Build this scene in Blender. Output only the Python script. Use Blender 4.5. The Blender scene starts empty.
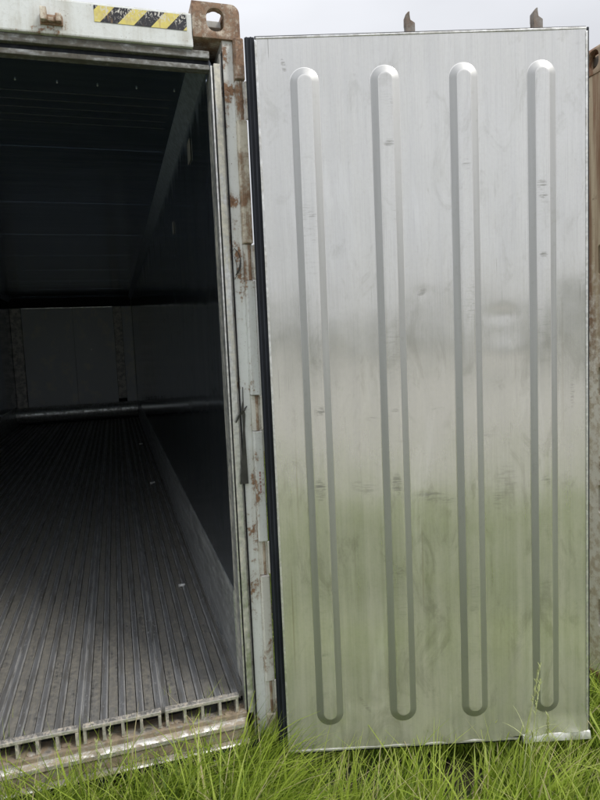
import bpy, bmesh, math, random
import numpy as np
from mathutils import Vector, Matrix, noise as mnoise
random.seed(4); rng = np.random.default_rng(7)
C = bpy.context.scene.collection
R = math.radians

# ------------------------------------------------------------------ camera
YAW, PITCH, ROLL, FPX = 0.288959, -0.091161, -0.043822, 616.38
CAM = Vector((-0.50025, -2.2290, 1.70983))
fw = Vector((math.sin(YAW)*math.cos(PITCH), math.cos(YAW)*math.cos(PITCH), math.sin(PITCH)))
rt = Vector((math.cos(YAW), -math.sin(YAW), 0)); up = rt.cross(fw)
c_, s_ = math.cos(ROLL), math.sin(ROLL)
rt, up = c_*rt + s_*up, -s_*rt + c_*up
cd = bpy.data.cameras.new('camera'); cam = bpy.data.objects.new('camera', cd); C.objects.link(cam)
M = Matrix((rt, up, -fw)).transposed().to_4x4(); M.translation = CAM; cam.matrix_world = M
cd.sensor_fit = 'VERTICAL'; cd.sensor_height = 24; cd.lens = FPX/800*24
cd.clip_start = .02; cd.clip_end = 2000
bpy.context.scene.camera = cam

# ------------------------------------------------------------------ world, sun, exposure
SUN_EL, SUN_AZ = R(50), R(140)          # azimuth clockwise from +y: the light comes from behind the camera
W = bpy.data.worlds.new('World'); bpy.context.scene.world = W; W.use_nodes = True
nt = W.node_tree; nt.nodes.clear()
out = nt.nodes.new('ShaderNodeOutputWorld'); bg = nt.nodes.new('ShaderNodeBackground'); bg.inputs[1].default_value = .1
sky = nt.nodes.new('ShaderNodeTexSky'); sky.sky_type = 'NISHITA'; sky.sun_disc = False
sky.sun_elevation = SUN_EL; sky.sun_rotation = SUN_AZ; sky.dust_density = 3
tc = nt.nodes.new('ShaderNodeTexCoord'); sep = nt.nodes.new('ShaderNodeSeparateXYZ'); nt.links.new(tc.outputs[0], sep.inputs[0])
zr = nt.nodes.new('ShaderNodeMapRange'); zr.inputs[1].default_value = 0; zr.inputs[2].default_value = 1
pw = nt.nodes.new('ShaderNodeMath'); pw.operation = 'POWER'; pw.inputs[1].default_value = 2.4; pw.use_clamp = True
mz = nt.nodes.new('ShaderNodeMath'); mz.operation = 'MAXIMUM'; mz.inputs[1].default_value = 0; nt.links.new(sep.outputs[2], mz.inputs[0]); nt.links.new(mz.outputs[0], pw.inputs[0])
zr.inputs[3].default_value = 6.5; zr.inputs[4].default_value = 19; nt.links.new(pw.outputs[0], zr.inputs[0])
cn = nt.nodes.new('ShaderNodeTexNoise'); cn.inputs['Scale'].default_value = 2.2; cn.inputs['Detail'].default_value = 4
mp = nt.nodes.new('ShaderNodeMapping'); mp.inputs[3].default_value = (1, 1, 2.6)
nt.links.new(tc.outputs[0], mp.inputs[0]); nt.links.new(mp.outputs[0], cn.inputs[0])
cr = nt.nodes.new('ShaderNodeMapRange'); cr.inputs[1].default_value = .3; cr.inputs[2].default_value = .7
cr.inputs[3].default_value = .9; cr.inputs[4].default_value = 1.1; nt.links.new(cn.outputs[0], cr.inputs[0])
mu = nt.nodes.new('ShaderNodeMath'); mu.operation = 'MULTIPLY'; nt.links.new(zr.outputs[0], mu.inputs[0]); nt.links.new(cr.outputs[0], mu.inputs[1])
cc = nt.nodes.new('ShaderNodeVectorMath'); cc.operation = 'SCALE'; cc.inputs[0].default_value = (.97, .985, 1.03)
nt.links.new(mu.outputs[0], cc.inputs['Scale'])
mx = nt.nodes.new('ShaderNodeMix'); mx.data_type = 'RGBA'; mx.inputs[0].default_value = .9
nt.links.new(sky.outputs[0], mx.inputs['A']); nt.links.new(cc.outputs[0], mx.inputs['B'])
nt.links.new(mx.outputs['Result'], bg.inputs[0]); nt.links.new(bg.outputs[0], out.inputs[0])
sl = bpy.data.lights.new('sun', 'SUN'); sl.energy = 1.5; sl.angle = R(16); sl.color = (1, .96, .9)
so = bpy.data.objects.new('sun', sl); C.objects.link(so)
sd = Vector((math.sin(SUN_AZ)*math.cos(SUN_EL), math.cos(SUN_AZ)*math.cos(SUN_EL), math.sin(SUN_EL)))
so.rotation_euler = sd.to_track_quat('Z', 'Y').to_euler(); so.location = (0, -5, 12)
vs = bpy.context.scene.view_settings; vs.view_transform = 'Standard'; vs.look = 'None'; vs.gamma = 1; vs.exposure = .22

# ------------------------------------------------------------------ material helpers
class NT:
    def __init__(s, name):
        s.m = bpy.data.materials.new(name); s.m.use_nodes = True
        s.t = s.m.node_tree; s.b = s.t.nodes['Principled BSDF']; s.pos = None
    def n(s, k, **kw):
        x = s.t.nodes.new('ShaderNode'+k)
        for a, v in kw.items(): setattr(x, a, v)
        return x
    def put(s, sock, v):
        if hasattr(v, 'links') or hasattr(v, 'is_linked'): s.t.links.new(v, sock)
        else:
            try: sock.default_value = v
            except Exception: sock.default_value = tuple(v)+(1,)
    def P(s, scale=(1, 1, 1), obj=None):
        if obj:
            t = s.n('TexCoord'); t.object = obj; src = t.outputs['Object']
        else: src = s.n('NewGeometry').outputs['Position']
        if tuple(scale) == (1, 1, 1): return src
        m = s.n('Mapping'); m.inputs[3].default_value = scale; s.t.links.new(src, m.inputs[0]); return m.outputs[0]
    def noise(s, vec, scale, detail=4, rough=.55, dist=0):
        x = s.n('TexNoise'); s.put(x.inputs['Vector'], vec); x.inputs['Scale'].default_value = scale
        x.inputs['Detail'].default_value = detail; x.inputs['Roughness'].default_value = rough; x.inputs['Distortion'].default_value = dist
        return x.outputs[0]
    def rng(s, v, a, b, c=0, d=1):
        x = s.n('MapRange'); x.interpolation_type = 'SMOOTHSTEP'; s.put(x.inputs[0], v)
        for i, q in enumerate((a, b, c, d)): x.inputs[i+1].default_value = q
        return x.outputs[0]
    def math(s, op, a, b=0, c=0):
        x = s.n('Math', operation=op); s.put(x.inputs[0], a); s.put(x.inputs[1], b)
        if op in ('MULTIPLY_ADD',): s.put(x.inputs[2], c)
        return x.outputs[0]
    def mul(s, a, b): return s.math('MULTIPLY', a, b)
    def mix(s, f, a, b):
        x = s.n('Mix', data_type='RGBA'); s.put(x.inputs[0], f); s.put(x.inputs['A'], a); s.put(x.inputs['B'], b); return x.outputs['Result']
    def mixf(s, f, a, b):
        x = s.n('Mix', data_type='FLOAT'); s.put(x.inputs[0], f); s.put(x.inputs[2], a); s.put(x.inputs[3], b); return x.outputs[0]
    def xyz(s, v):
        x = s.n('SeparateXYZ'); s.put(x.inputs[0], v); return x.outputs
    def bump(s, h, strength=.3, dist=.002, prev=None):
        x = s.n('Bump'); x.inputs['Strength'].default_value = strength; x.inputs['Distance'].default_value = dist
        s.put(x.inputs['Height'], h)
        if prev: s.put(x.inputs['Normal'], prev)
        return x.outputs[0]
    def fin(s, col=None, rough=None, metal=None, normal=None, spec=None):
        for k, v in (('Base Color', col), ('Roughness', rough), ('Metallic', metal), ('Normal', normal), ('Specular IOR Level', spec)):
            if v is not None: s.put(s.b.inputs[k], v)
        return s.m

def paint_mat(name, base, rust_lo=.56, rust_hi=.66, grime=.5, streak=.5, rough=.5, rustc=((.17, .085, .045), (.34, .21, .13)), edge=.85):
    n = NT(name); P = n.P()
    st = n.noise(n.P((22, 22, 1.6)), 1.0, 5, .6)                    # run-down streaks
    big = n.noise(P, 7, 6, .65, .4); fine = n.noise(P, 70, 5, .7); speck = n.noise(P, 160, 3, .6)
    gr = n.rng(n.math('ADD', n.mul(st, .6), n.mul(big, .45)), .47, .66, 0, grime)
    c = n.mix(gr, base, (base[0]*.5+.03, base[1]*.46+.025, base[2]*.38+.015))
    c = n.mix(n.rng(fine, .5, .72, 0, .28), c, (base[0]*.62, base[1]*.6, base[2]*.55))
    rsrc = n.math('ADD', n.math('ADD', n.mul(big, .55), n.mul(st, streak*.4)), n.mul(fine, .45-streak*.3))
    rm = n.rng(rsrc, rust_lo, rust_hi)
    rc = n.mix(n.rng(fine, .35, .65), rustc[0], rustc[1])
    c = n.mix(rm, c, rc)
    sp = n.rng(speck, .69, .73, 0, .8); c = n.mix(sp, c, (.16, .09, .05))
    bv = n.n('Bevel'); bv.samples = 4; bv.inputs['Radius'].default_value = .005; dt = n.n('VectorMath', operation='DOT_PRODUCT')
    n.put(dt.inputs[0], bv.outputs[0]); n.put(dt.inputs[1], n.n('NewGeometry').outputs['Normal'])
    ew = n.mul(n.rng(dt.outputs['Value'], .86, .97, 1, 0), n.rng(n.math('ADD', n.mul(big, .6), n.mul(fine, .4)), .42, .58, 0, edge)); c = n.mix(ew, c, n.mix(n.rng(fine, .4, .6), (.13, .075, .045), (.24, .17, .11)))
    h = n.math('ADD', n.mul(fine, .5), n.mul(rm, .6))
    return n.fin(c, n.mixf(rm, rough, .85), 0, n.bump(h, .5, .0025))

PAINT = paint_mat('painted_steel', (.78, .80, .79), .565, .62, .5, .75)
HEADP = paint_mat('header_paint', (.72, .75, .74), .60, .66, .5)
PAINT_DIRTY = paint_mat('dirty_painted_steel', (.78, .77, .72), .535, .63, .6, .7)
CREAM = paint_mat('stained_cream_steel', (.74, .69, .58), .50, .64, .8, .7)
RUSTY = paint_mat('rusty_casting', (.56, .48, .39), .43, .55, .9, .35, .75, ((.13, .07, .045), (.31, .20, .13)))
BROWN = paint_mat('brown_rusted_post', (.36, .27, .18), .5, .6, .9, 1., .8, ((.13, .06, .035), (.28, .14, .07)))
GREYW = paint_mat('weathered_white_side', (.55, .56, .55), .6, .7, .5)

def rubber():
    n = NT('black_rubber'); f = n.noise(n.P((30, 30, 3)), 1, 4)
    return n.fin(n.mix(n.rng(f, .4, .7), (.006, .008, .014), (.022, .026, .035)), .55, 0, n.bump(n.noise(n.P(), 200), .2, .001), .3)
RUBBER = rubber()
def plain(name, col, rough=.5, metal=0, var=.35, sc=40):
    n = NT(name); f = n.noise(n.P(), sc, 5, .6)
    d = tuple(v*(1-var) for v in col)
    return n.fin(n.mix(n.rng(f, .35, .65), d, col), rough, metal, n.bump(f, .15, .001))
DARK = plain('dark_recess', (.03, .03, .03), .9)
STRAP = plain('grey_plastic', (.055, .055, .05), .5)
WHITEP = plain('white_plastic', (.75, .75, .73), .4)
TAGM = plain('aged_label', (.42, .40, .38), .5)

def alu(name, base, rough, dirt, dirtc, sc=(4, 1, 4), lo=.42, hi=.6):
    n = NT(name); P = n.P(); a = n.noise(n.P(sc), 5, 6, .65); b = n.noise(P, 45, 5, .7); w = n.noise(n.P((60, 2.2, 60)), 1, 3)
    m = n.mul(n.rng(n.math('ADD', n.mul(a, .6), n.mul(b, .4)), lo, hi), dirt)
    c = n.mix(m, n.mix(n.rng(w, .35, .65), tuple(v*.75 for v in base), base), n.mix(n.rng(b, .3, .7), dirtc, tuple(v*1.9 for v in dirtc)))
    return n.fin(c, n.mixf(m, rough, .85), n.mixf(m, .85, 0), n.bump(n.math('ADD', b, n.mul(w, .5)), .25, .0015))
TRIM = alu('bright_worn_aluminium', (.80, .81, .80), .38, .35, (.16, .14, .11))
JAMB = alu('dull_jamb_aluminium', (.72, .73, .72), .38, .8, (.40, .38, .32), (6, 6, .8))
JAMBD = alu('grimy_header_lip', (.36, .37, .36), .5, 1, (.07, .065, .055), (2, 6, 6), .38, .58)
SILL = alu('dirty_sill_aluminium', (.62, .60, .55), .4, 1., (.17, .135, .095), (3, 3, 6), .36, .52)
SILLB = alu('polished_sill_nose', (.80, .78, .74), .42, .95, (.2, .165, .12), (2.5, 6, 9), .43, .56)
def rib_mat():
    n = NT('rib_worn_aluminium'); P = n.P(); t = n.n('TexCoord').outputs['Object']; x, y, z = n.xyz(t)
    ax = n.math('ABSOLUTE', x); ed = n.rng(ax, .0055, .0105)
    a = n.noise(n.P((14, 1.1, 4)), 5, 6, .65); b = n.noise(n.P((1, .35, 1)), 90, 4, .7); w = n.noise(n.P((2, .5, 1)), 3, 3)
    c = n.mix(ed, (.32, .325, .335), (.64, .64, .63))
    c = n.mix(n.rng(a, .42, .66, 0, .8), c, (.22, .21, .19))
    fl = n.mul(n.rng(b, .56, .66), n.rng(w, .45, .62)); c = n.mix(fl, c, (.62, .62, .63))
    return n.fin(c, n.mixf(fl, .48, .4), n.mixf(fl, .6, .75), n.bump(n.math('ADD', b, a), .25, .0015))
RIB = rib_mat()
EDGE = alu('gutter_edge_aluminium', (.45, .46, .47), .4, .8, (.10, .09, .075), (30, 1.3, 4), .40, .60)
PAN = alu('floor_channel_dirt', (.34, .335, .32), .5, 1., (.115, .108, .092), (20, 1.2, 4), .34, .58)
WEB = alu('web_aluminium', (.70, .68, .64), .5, .85, (.30, .26, .20), (30, 10, 30), .44, .62)
KICK = alu('kick_plate_aluminium', (.66, .68, .69), .38, .5, (.11, .11, .10), (1, 1.5, 5), .45, .65)

def interior_wall():
    n = NT('dark_stainless_lining'); P = n.P()
    w = n.noise(n.P((1, 1.1, .35)), 2.6, 2, .5, .3); st = n.noise(n.P((12, 12, .3)), 1.2, 4)
    sc = n.rng(n.noise(n.P((1.5, 1.5, 3)), 4, 6, .7), .55, .72, 0, .35)
    c = n.mix(n.rng(st, .35, .7), (.36, .42, .50), (.44, .49, .56)); c = n.mix(sc, c, (.30, .30, .29))
    x = n.bump(w, .5, .02); return n.fin(c, n.mixf(sc, .11, .4), .95, n.bump(st, .08, .003, x))
LINING = interior_wall()
def ceil_mat():
    n = NT('dark_ceiling_lining'); w = n.noise(n.P((.6, 1.4, 1)), 2.2, 2); s = n.noise(n.P((1, 14, 1)), 1.5, 3)
    c = n.mix(n.rng(s, .35, .7), (.34, .43, .57), (.42, .51, .65))
    return n.fin(c, .18, .9, n.bump(s, .15, .006, n.bump(w, .3, .015)))
CEIL = ceil_mat()
SEAM = plain('seam_sealant', (.09, .10, .12), .6)
COVE = plain('cove_lining', (.36, .41, .49), .45, .3)
BULK = (lambda n: n.fin(n.mix(n.rng(n.noise(n.P((1, 1, .7)), 4, 7, .7), .5, .66), (.72, .75, .76), (.85, .84, .78)), .5, 0, n.bump(n.noise(n.P(), 20), .1, .002)))(NT('bulkhead_panel'))
COLM = (lambda n: n.fin(n.mix(n.rng(n.noise(n.P((3, 1, 3)), 4, 7, .75), .4, .6), (.5, .49, .46), (.9, .87, .8)), .6, 0))(NT('bulkhead_column'))

# ------------------------------------------------------------------ mesh helpers
def box(bm, x0, x1, y0, y1, z0, z1, bev=0, seg=2):
    vs_ = [bm.verts.new((x, y, z)) for x in (x0, x1) for y in (y0, y1) for z in (z0, z1)]
    fs = [bm.faces.new([vs_[i] for i in f]) for f in ((0, 1, 3, 2), (4, 6, 7, 5), (0, 4, 5, 1), (2, 3, 7, 6), (0, 2, 6, 4), (1, 5, 7, 3))]
    if bev:
        es = list({e for f in fs for e in f.edges})
        bmesh.ops.bevel(bm, geom=es, offset=bev, segments=seg, affect='EDGES', profile=.6)
def prism(bm, pts, axis, a, b):
    """closed outline pts (2D) extruded along axis between a and b"""
    def mk(p, t):
        return {'x': (t, p[0], p[1]), 'y': (p[0], t, p[1]), 'z': (p[0], p[1], t)}[axis]
    A = [bm.verts.new(mk(p, a)) for p in pts]; B = [bm.verts.new(mk(p, b)) for p in pts]
    bm.faces.new(A); bm.faces.new(B[::-1]); n = len(pts)
    for i in range(n): bm.faces.new((A[i], B[i], B[(i+1) % n], A[(i+1) % n]))
def tube(bm, p0, p1, r, n=14):
    p0, p1 = Vector(p0), Vector(p1); d = (p1-p0).normalized(); u = d.orthogonal().normalized(); v = d.cross(u)
    A, B = [[bm.verts.new(p+r*(math.cos(2*math.pi*i/n)*u+math.sin(2*math.pi*i/n)*v)) for i in range(n)] for p in (p0, p1)]
    bm.faces.new(A); bm.faces.new(B[::-1])
    for i in range(n): bm.faces.new((A[i], B[i], B[(i+1) % n], A[(i+1) % n]))
def stad(cx, cz, w, h, n=8):
    """stadium / rounded slot outline, w wide, h high"""
    r = min(w, h)/2*.96; pts = []
    for k, (sx, sz) in enumerate(((1, 1), (-1, 1), (-1, -1), (1, -1))):
        for i in range(n+1):
            a = math.pi/2*(k+i/n); pts.append((cx+sx*(w/2-r)+r*math.cos(a), cz+sz*(h/2-r)+r*math.sin(a)))
    o = [];
    for p in pts:
        if not o or (abs(p[0]-o[-1][0])+abs(p[1]-o[-1][1])) > 1e-5: o.append(p)
    return o
def root(name, loc, label, cat, group=None):
    o = bpy.data.objects.new(name, None); C.objects.link(o); o.location = loc; o.empty_display_size = .2
    o['label'] = label; o['category'] = cat
    if group: o['group'] = group
    return o
def origin(p):
    v = Vector((0, 0, 0))
    while p is not None: v += p.location; p = p.parent
    return v
def build(name, bm, mat, parent=None, smooth=False, recentre=True, local=False, label=None):
    """link a bmesh (world coordinates unless local) as one object"""
    bmesh.ops.recalc_face_normals(bm, faces=bm.faces)
    base = Vector((0, 0, 0)) if local or parent is None else origin(parent)
    lo = Vector([min(v.co[i] for v in bm.verts) for i in range(3)]); hi = Vector([max(v.co[i] for v in bm.verts) for i in range(3)])
    ce = (lo+hi)/2 if recentre else base.copy()
    if not recentre and local: ce = Vector((0, 0, 0))
    bmesh.ops.translate(bm, verts=bm.verts, vec=-ce)
    me = bpy.data.meshes.new(name); bm.to_mesh(me); bm.free()
    if smooth:
        me.polygons.foreach_set('use_smooth', [True]*len(me.polygons))
        try: me.set_sharp_from_angle(angle=R(38))
        except Exception: pass
    me.materials.append(mat)
    o = bpy.data.objects.new(name, me); C.objects.link(o); o.parent = parent; o.location = ce-base
    if label: o['label'] = label
    return o
def part(name, mat, parent, *boxes, bev=.002, **kw):
    bm = bmesh.new()
    for b in boxes: box(bm, *b, bev=bev)
    return build(name, bm, mat, parent, **kw)
def carve(name, solid, cutters, mat, parent, bevel=0, **kw):
    """solid bmesh minus cutter bmeshes"""
    def tmp(b):
        bmesh.ops.recalc_face_normals(b, faces=b.faces); me = bpy.data.meshes.new('tmp'); b.to_mesh(me); b.free()
        o = bpy.data.objects.new('tmp', me); C.objects.link(o); return o
    s = tmp(solid); cs = [tmp(c) for c in cutters]
    for c in cs:
        m = s.modifiers.new('b', 'BOOLEAN'); m.operation = 'DIFFERENCE'; m.object = c; m.solver = 'EXACT'
    if bevel:
        m = s.modifiers.new('v', 'BEVEL'); m.width = bevel; m.segments = 2; m.limit_method = 'ANGLE'; m.angle_limit = R(40)
    dg = bpy.context.evaluated_depsgraph_get(); me = bpy.data.meshes.new_from_object(s.evaluated_get(dg))
    for o in [s]+cs: bpy.data.objects.remove(o)
    bm = bmesh.new(); bm.from_mesh(me); bpy.data.meshes.remove(me)
    return build(name, bm, mat, parent, **kw)
def clone(o, parent, loc=None):
    c = o.copy(); C.objects.link(c); c.parent = parent
    if loc is not None: c.location = loc
    return c

# ------------------------------------------------------------------ ground
def ground_mat():
    n = NT('ground_soil'); P = n.P(); x, y, z = n.xyz(P)
    a = n.noise(P, 3, 6, .65); b = n.noise(P, 40, 6, .7)
    soil = n.mix(n.rng(b, .3, .7), (.03, .025, .015), (.07, .055, .035))
    turf = n.mix(n.rng(b, .3, .7), (.03, .05, .012), (.07, .10, .03))
    near = n.mix(n.rng(a, .45, .55), soil, turf)
    gravel = n.mix(n.rng(b, .3, .7), (.28, .275, .25), (.42, .41, .375))
    wob = n.math('ADD', y, n.mul(n.math('SUBTRACT', n.noise(P, .8, 3), .5), 1.6))
    yard = n.mul(n.rng(wob, -5.0, -4.4, 1, 0), n.rng(wob, -45, -40, 0, 1))
    c = n.mix(yard, near, gravel)
    return n.fin(c, .95, 0, n.bump(b, .6, .02))
def build_ground():
    bm = bmesh.new(); xs = sorted(set([-600, -150, -40, -15]+[round(-8+i*.4, 2) for i in range(41)]+[15, 40, 150, 600]))
    ys = sorted(set([-600, -150, -60, -30, -15]+[round(-9+i*.4, 2) for i in range(61)]+[30, 60, 150, 600]))
    g = [[bm.verts.new((x, y, .02*mnoise.noise(Vector((x*.8, y*.8, 0)))-.02)) for y in ys] for x in xs]
    for i in range(len(xs)-1):
        for j in range(len(ys)-1): bm.faces.new((g[i][j], g[i+1][j], g[i+1][j+1], g[i][j+1]))
    o = build('ground', bm, ground_mat(), smooth=True, recentre=False); o['kind'] = 'structure'
build_ground()

# ------------------------------------------------------------------ the open refrigerated container
XR, XL = 0.0, -2.438; WI, WL = -.105, -2.335        # outer sides, inner lining faces
ZB, ZF, ZC, ZT = .045, .374, 2.80, 2.896; LEN = 12.19; YB = 10.6
ct = root('shipping_container', (-1.219, 6.0, ZB), 'white refrigerated shipping container with rusty corner, standing open to its dark ribbed interior', 'shipping container')

def casting(x0, x1, y0, y1, z0, z1, mat, parent, round_right=True, holes=('f', 's', 't'), side_x=None):
    s = bmesh.new(); r = .03; pts = [(x0, z0), (x1, z0)]
    if z0 > 1:
        if round_right: pts += [(x1-r+r*math.cos(a), z1-r+r*math.sin(a)) for a in [math.pi/2*i/6 for i in range(7)]]+[(x0, z1)]
        else: pts += [(x1, z1)]+[(x0+r-r*math.sin(a), z1-r+r*math.cos(a)) for a in [math.pi/2*i/6 for i in range(7)]]
    else: pts += [(x1, z1), (x0, z1)]
    prism(s, pts, 'y', y0, y1)
    cu = []; b = bmesh.new(); box(b, x0+.024, x1-.024, y0+.024, y1-.024, z0+.02, z1-.02); cu.append(b)
    cx, cz, cy = (x0+x1)/2, (z0+z1)/2, (y0+y1)/2
    b = bmesh.new(); prism(b, stad(cx-.003 if round_right else cx, cz+.003, .062, .078), 'y', y0-.02, y0+.04); cu.append(b)
    sx = x1 if round_right else x0
    b = bmesh.new(); prism(b, stad(cy, cz, .06, .078), 'x', sx-.04, sx+.04); cu.append(b)
    b = bmesh.new(); zz = z1 if z0 > 1 else z0; prism(b, stad(cx, cy, .065, .125), 'z', zz-.04, zz+.04); cu.append(b)
    return carve('corner_casting', s, cu, mat, parent, bevel=.003, smooth=True)
for (a, b, rr) in ((-.165, 0, True), (XL, XL+.165, False)):
    casting(a, b, -.006, .172, 2.778, ZT, RUSTY, ct, rr)
    casting(a, b, -.006, .172, ZB, .163, CREAM, ct, rr)

# corner post and door jamb, layer by layer from the opening outwards
def jamb(sign, xo):
    X = lambda a, b: (min(xo+sign*a, xo+sign*b), max(xo+sign*a, xo+sign*b))
    part('corner_post', PAINT, ct, (*X(-.066, -.028), .004, .16, .163, 2.778), (*X(-.028, -.002), .012, .165, .163, 2.777), bev=.002)
    part('jamb_liner', JAMB, ct, (*X(-.098, -.074), .006, .06, .30, 2.70), bev=.003)
    part('jamb_liner', PAINT_DIRTY, ct, (*X(-.074, -.067), .022, .12, .2, 2.74), bev=.001)
    part('seal_strip', RUBBER, ct, (*X(-.0672, -.0662), -.001, .03, .21, 2.74), (*X(-.1025, -.0982), .016, .05, .31, 2.69), bev=0)
    part('jamb_trim', TRIM, ct, (*X(-.110, -.1045), .004, .045, .30, 2.69), bev=.0015)
    part('jamb_trim', TRIM, ct, (*X(-.1045, -.1027), .012, .05, .31, 2.69), bev=0)
    part('jamb_trim', JAMB, ct, (*X(-.1045, -.098), .050, .14, .31, 2.69), bev=0)
jamb(1, XR); jamb(-1, XL)

# stepped edge channel with hinges set into its gaps
HZ = [(2.638, 2.504), (2.074, 1.945), (1.527, 1.396), (.976, .847), (.429, .299)]
segs = [(2.777, 2.64, RUSTY), (2.502, 2.076, CREAM), (1.943, 1.529, PAINT), (1.394, .978, PAINT), (.845, .431, PAINT_DIRTY), (.297, .165, CREAM)]
for z1, z0, m in segs:
    bm = bmesh.new(); prism(bm, [(-.028, .012), (-.030, -.022), (-.024, -.028), (.002, -.028), (.006, -.022), (.006, .012)], 'z', z0, z1)
    bmesh.ops.bevel(bm, geom=[e for e in bm.edges if abs(e.verts[0].co.z-e.verts[1].co.z) < .01], offset=.002, segments=1, affect='EDGES')
    build('edge_channel', bm, m, ct, label='heavily rusted edge channel below the corner casting' if m is RUSTY else None)
for z1, z0 in HZ:
    h = part('hinge', PAINT_DIRTY, ct, (.003, .052, -.024, -.010, z0+.003, z1-.003), (-.028, .002, -.016, .014, z0, z1), bev=.002)
    bm = bmesh.new(); tube(bm, (-.009, -.0155, z0+.001), (-.009, -.0155, z1-.001), .0055)
    p = build('hinge_pin', bm, RUSTY, None, smooth=True); w = p.location.copy(); p.parent = h; p.location = w-origin(h)

# header
hd = part('header_beam', HEADP, ct, (XL+.165, -.165, -.002, .09, 2.743, 2.8555), bev=.006)
part('header_lip', JAMBD, ct, (XL+.11, -.11, .010, .05, 2.716, 2.741), bev=.003)
part('seal_strip', RUBBER, ct, (XL+.11, -.11, .03, .07, 2.7, 2.7155), bev=.001)
part('header_lip', JAMBD, ct, (XL+.11, -.11, .022, .06, 2.682, 2.6995), bev=.003)
def sticker_mat():
    n = NT('hazard_tape'); P = n.P(); x, y, z = n.xyz(P)
    u = n.math('FRACT', n.mul(n.math('SUBTRACT', n.math('ADD', x, .485), n.mul(n.math('SUBTRACT', z, 2.79), .95)), 1/.108))
    blk = n.math('MULTIPLY', n.math('GREATER_THAN', u, .10), n.math('LESS_THAN', u, .62))
    y_ = n.mix(n.rng(n.noise(P, 60), .4, .7), (.72, .62, .16), (.60, .50, .18))
    c = n.mix(blk, y_, (.012, .012, .018))
    scr = n.rng(n.noise(n.P((1, 1, .5)), 85, 3, .6, 2.2), .54, .60); zz = n.rng(z, 2.80, 2.838, .15, 1)
    c = n.mix(n.mul(scr, zz), c, (.66, .64, .58))
    st = n.rng(n.noise(n.P((50, 50, 6)), 1, 4), .58, .68, 0, .6); c = n.mix(st, c, (.45, .28, .12))
    return n.fin(c, .5)
part('hazard_sticker', sticker_mat(), hd, (-.487, -.185, -.0036, -.0024, 2.795, 2.8465), bev=0, label='black and yellow striped hazard tape, scuffed along its upper edge')
kp = part('lock_keeper', CREAM, hd, (-.655, -.585, -.010, -.0024, 2.768, 2.80), (-.652, -.632, -.034, -.009, 2.772, 2.812), (-.607, -.588, -.030, -.009, 2.772, 2.798),
          (-.632, -.606, -.022, -.0095, 2.774, 2.787), bev=.003)
part('lock_keeper', CREAM, hd, (-1.86, -1.79, -.010, -.0024, 2.768, 2.80), (-1.857, -1.837, -.034, -.009, 2.772, 2.812), (-1.812, -1.793, -.030, -.009, 2.772, 2.798), bev=.003)

# threshold and sill
part('sill', SILL, ct, (XL+.11, -.105, -.012, .10, .20, .318), bev=.004)
bm = bmesh.new(); prism(bm, [(-.012, .300), (-.026, .297), (-.034, .289), (-.035, .276), (-.030, .270), (-.012, .268)], 'x', XL+.12, -.112)
build('sill_nose', bm, SILLB, ct, smooth=True)
part('sill_face', SILL, ct, (XL+.12, -.110, -.027, -.0125, .2285, .2675), bev=.003)
bm = bmesh.new(); prism(bm, [(-.0125, .228), (-.046, .224), (-.051, .219), (-.048, .2145), (-.0125, .212)], 'x', XL+.12, -.108)
build('sill_edge', bm, SILLB, ct, smooth=True)
part('seal_strip', RUBBER, ct, (XL+.1, -.066, -.046, .004, .188, .2085), bev=.004)
part('bottom_beam', CREAM, ct, (XL+.165, -.165, -.004, .16, .062, .186), bev=.004)
for x in (-.235, -.86, -1.6):
    part('base_bracket', PAINT_DIRTY, ct, (x-.025, x+.025, -.03, -.0045, .05, .17), bev=.003)

# floor: ribs, channels between them, the comb of webs under each front lip
GP = .2885; WP = .0655; X0 = -.141
rib0 = web0 = None; ngr = 8
for g in range(ngr):
    gx = X0-g*GP; n = 5 if g < 7 else 3
    xe = gx-(n-1)*WP
    bm = bmesh.new(); jl = [0]+[random.uniform(-.0015, .0015) for _ in range(3)]
    box(bm, xe-.0062, gx+.0062, -.004, .024, .3725, .3865, bev=.003)
    build('front_lip', bm, WEB, ct)
    for k in range(n+1):                                              # dirty tread between two ribs, a slot left open on either side
        if k == 0: x0_, x1_ = gx+.0155, gx+.0168
        elif k == n: x0_, x1_ = xe-.0168, xe-.0155
        else: x0_, x1_ = gx-k*WP+.0158, gx-(k-1)*WP-.0158
        part('floor_tread', PAN, ct, (x0_, x1_, .0165, YB, .362, ZF-.001), bev=0)
    for k in range(n):
        x = gx-k*WP
        if rib0 is None:
            bm = bmesh.new(); ys = [.0165]+[.0165+(YB-.0165)*(i/24)**1.6 for i in range(1, 25)]
            pr = [(-.013, -.006), (-.0125, .004), (-.009, .0075), (.009, .0075), (.0125, .004), (.013, -.006)]
            L = [[bm.verts.new((px, y, pz)) for px, pz in pr] for y in ys]
            for i in range(len(ys)-1):
                for j in range(5): bm.faces.new((L[i][j], L[i+1][j], L[i+1][j+1], L[i][j+1]))
            bm.faces.new(L[0]); bm.faces.new(L[-1][::-1])
            rib0 = build('rib', bm, RIB, None, recentre=False); rib0.parent = ct; rb = rib0
        else: rb = clone(rib0, ct)
        rb.location = Vector((x, 0, ZF-.001))-ct.location
        if web0 is None:
            bm = bmesh.new(); box(bm, -.0055, .0055, -.002, .05, -.054, -.002, bev=.002); box(bm, -.008, .008, .002, .03, -.060, -.054, bev=.002)
            web0 = build('web', bm, WEB, None, recentre=False); web0.parent = ct; wb = web0
        else: wb = clone(web0, ct)
        wb.location = Vector((x, random.uniform(-.001, .001), .3744))-ct.location
part('floor_base', DARK, ct, (XL+.1, -.10, .070, YB, .3205, .3545), bev=0)
part('drain_floor', SILL, ct, (XL+.11, -.106, .0245, .099, .3185, .3195), bev=0)
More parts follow.
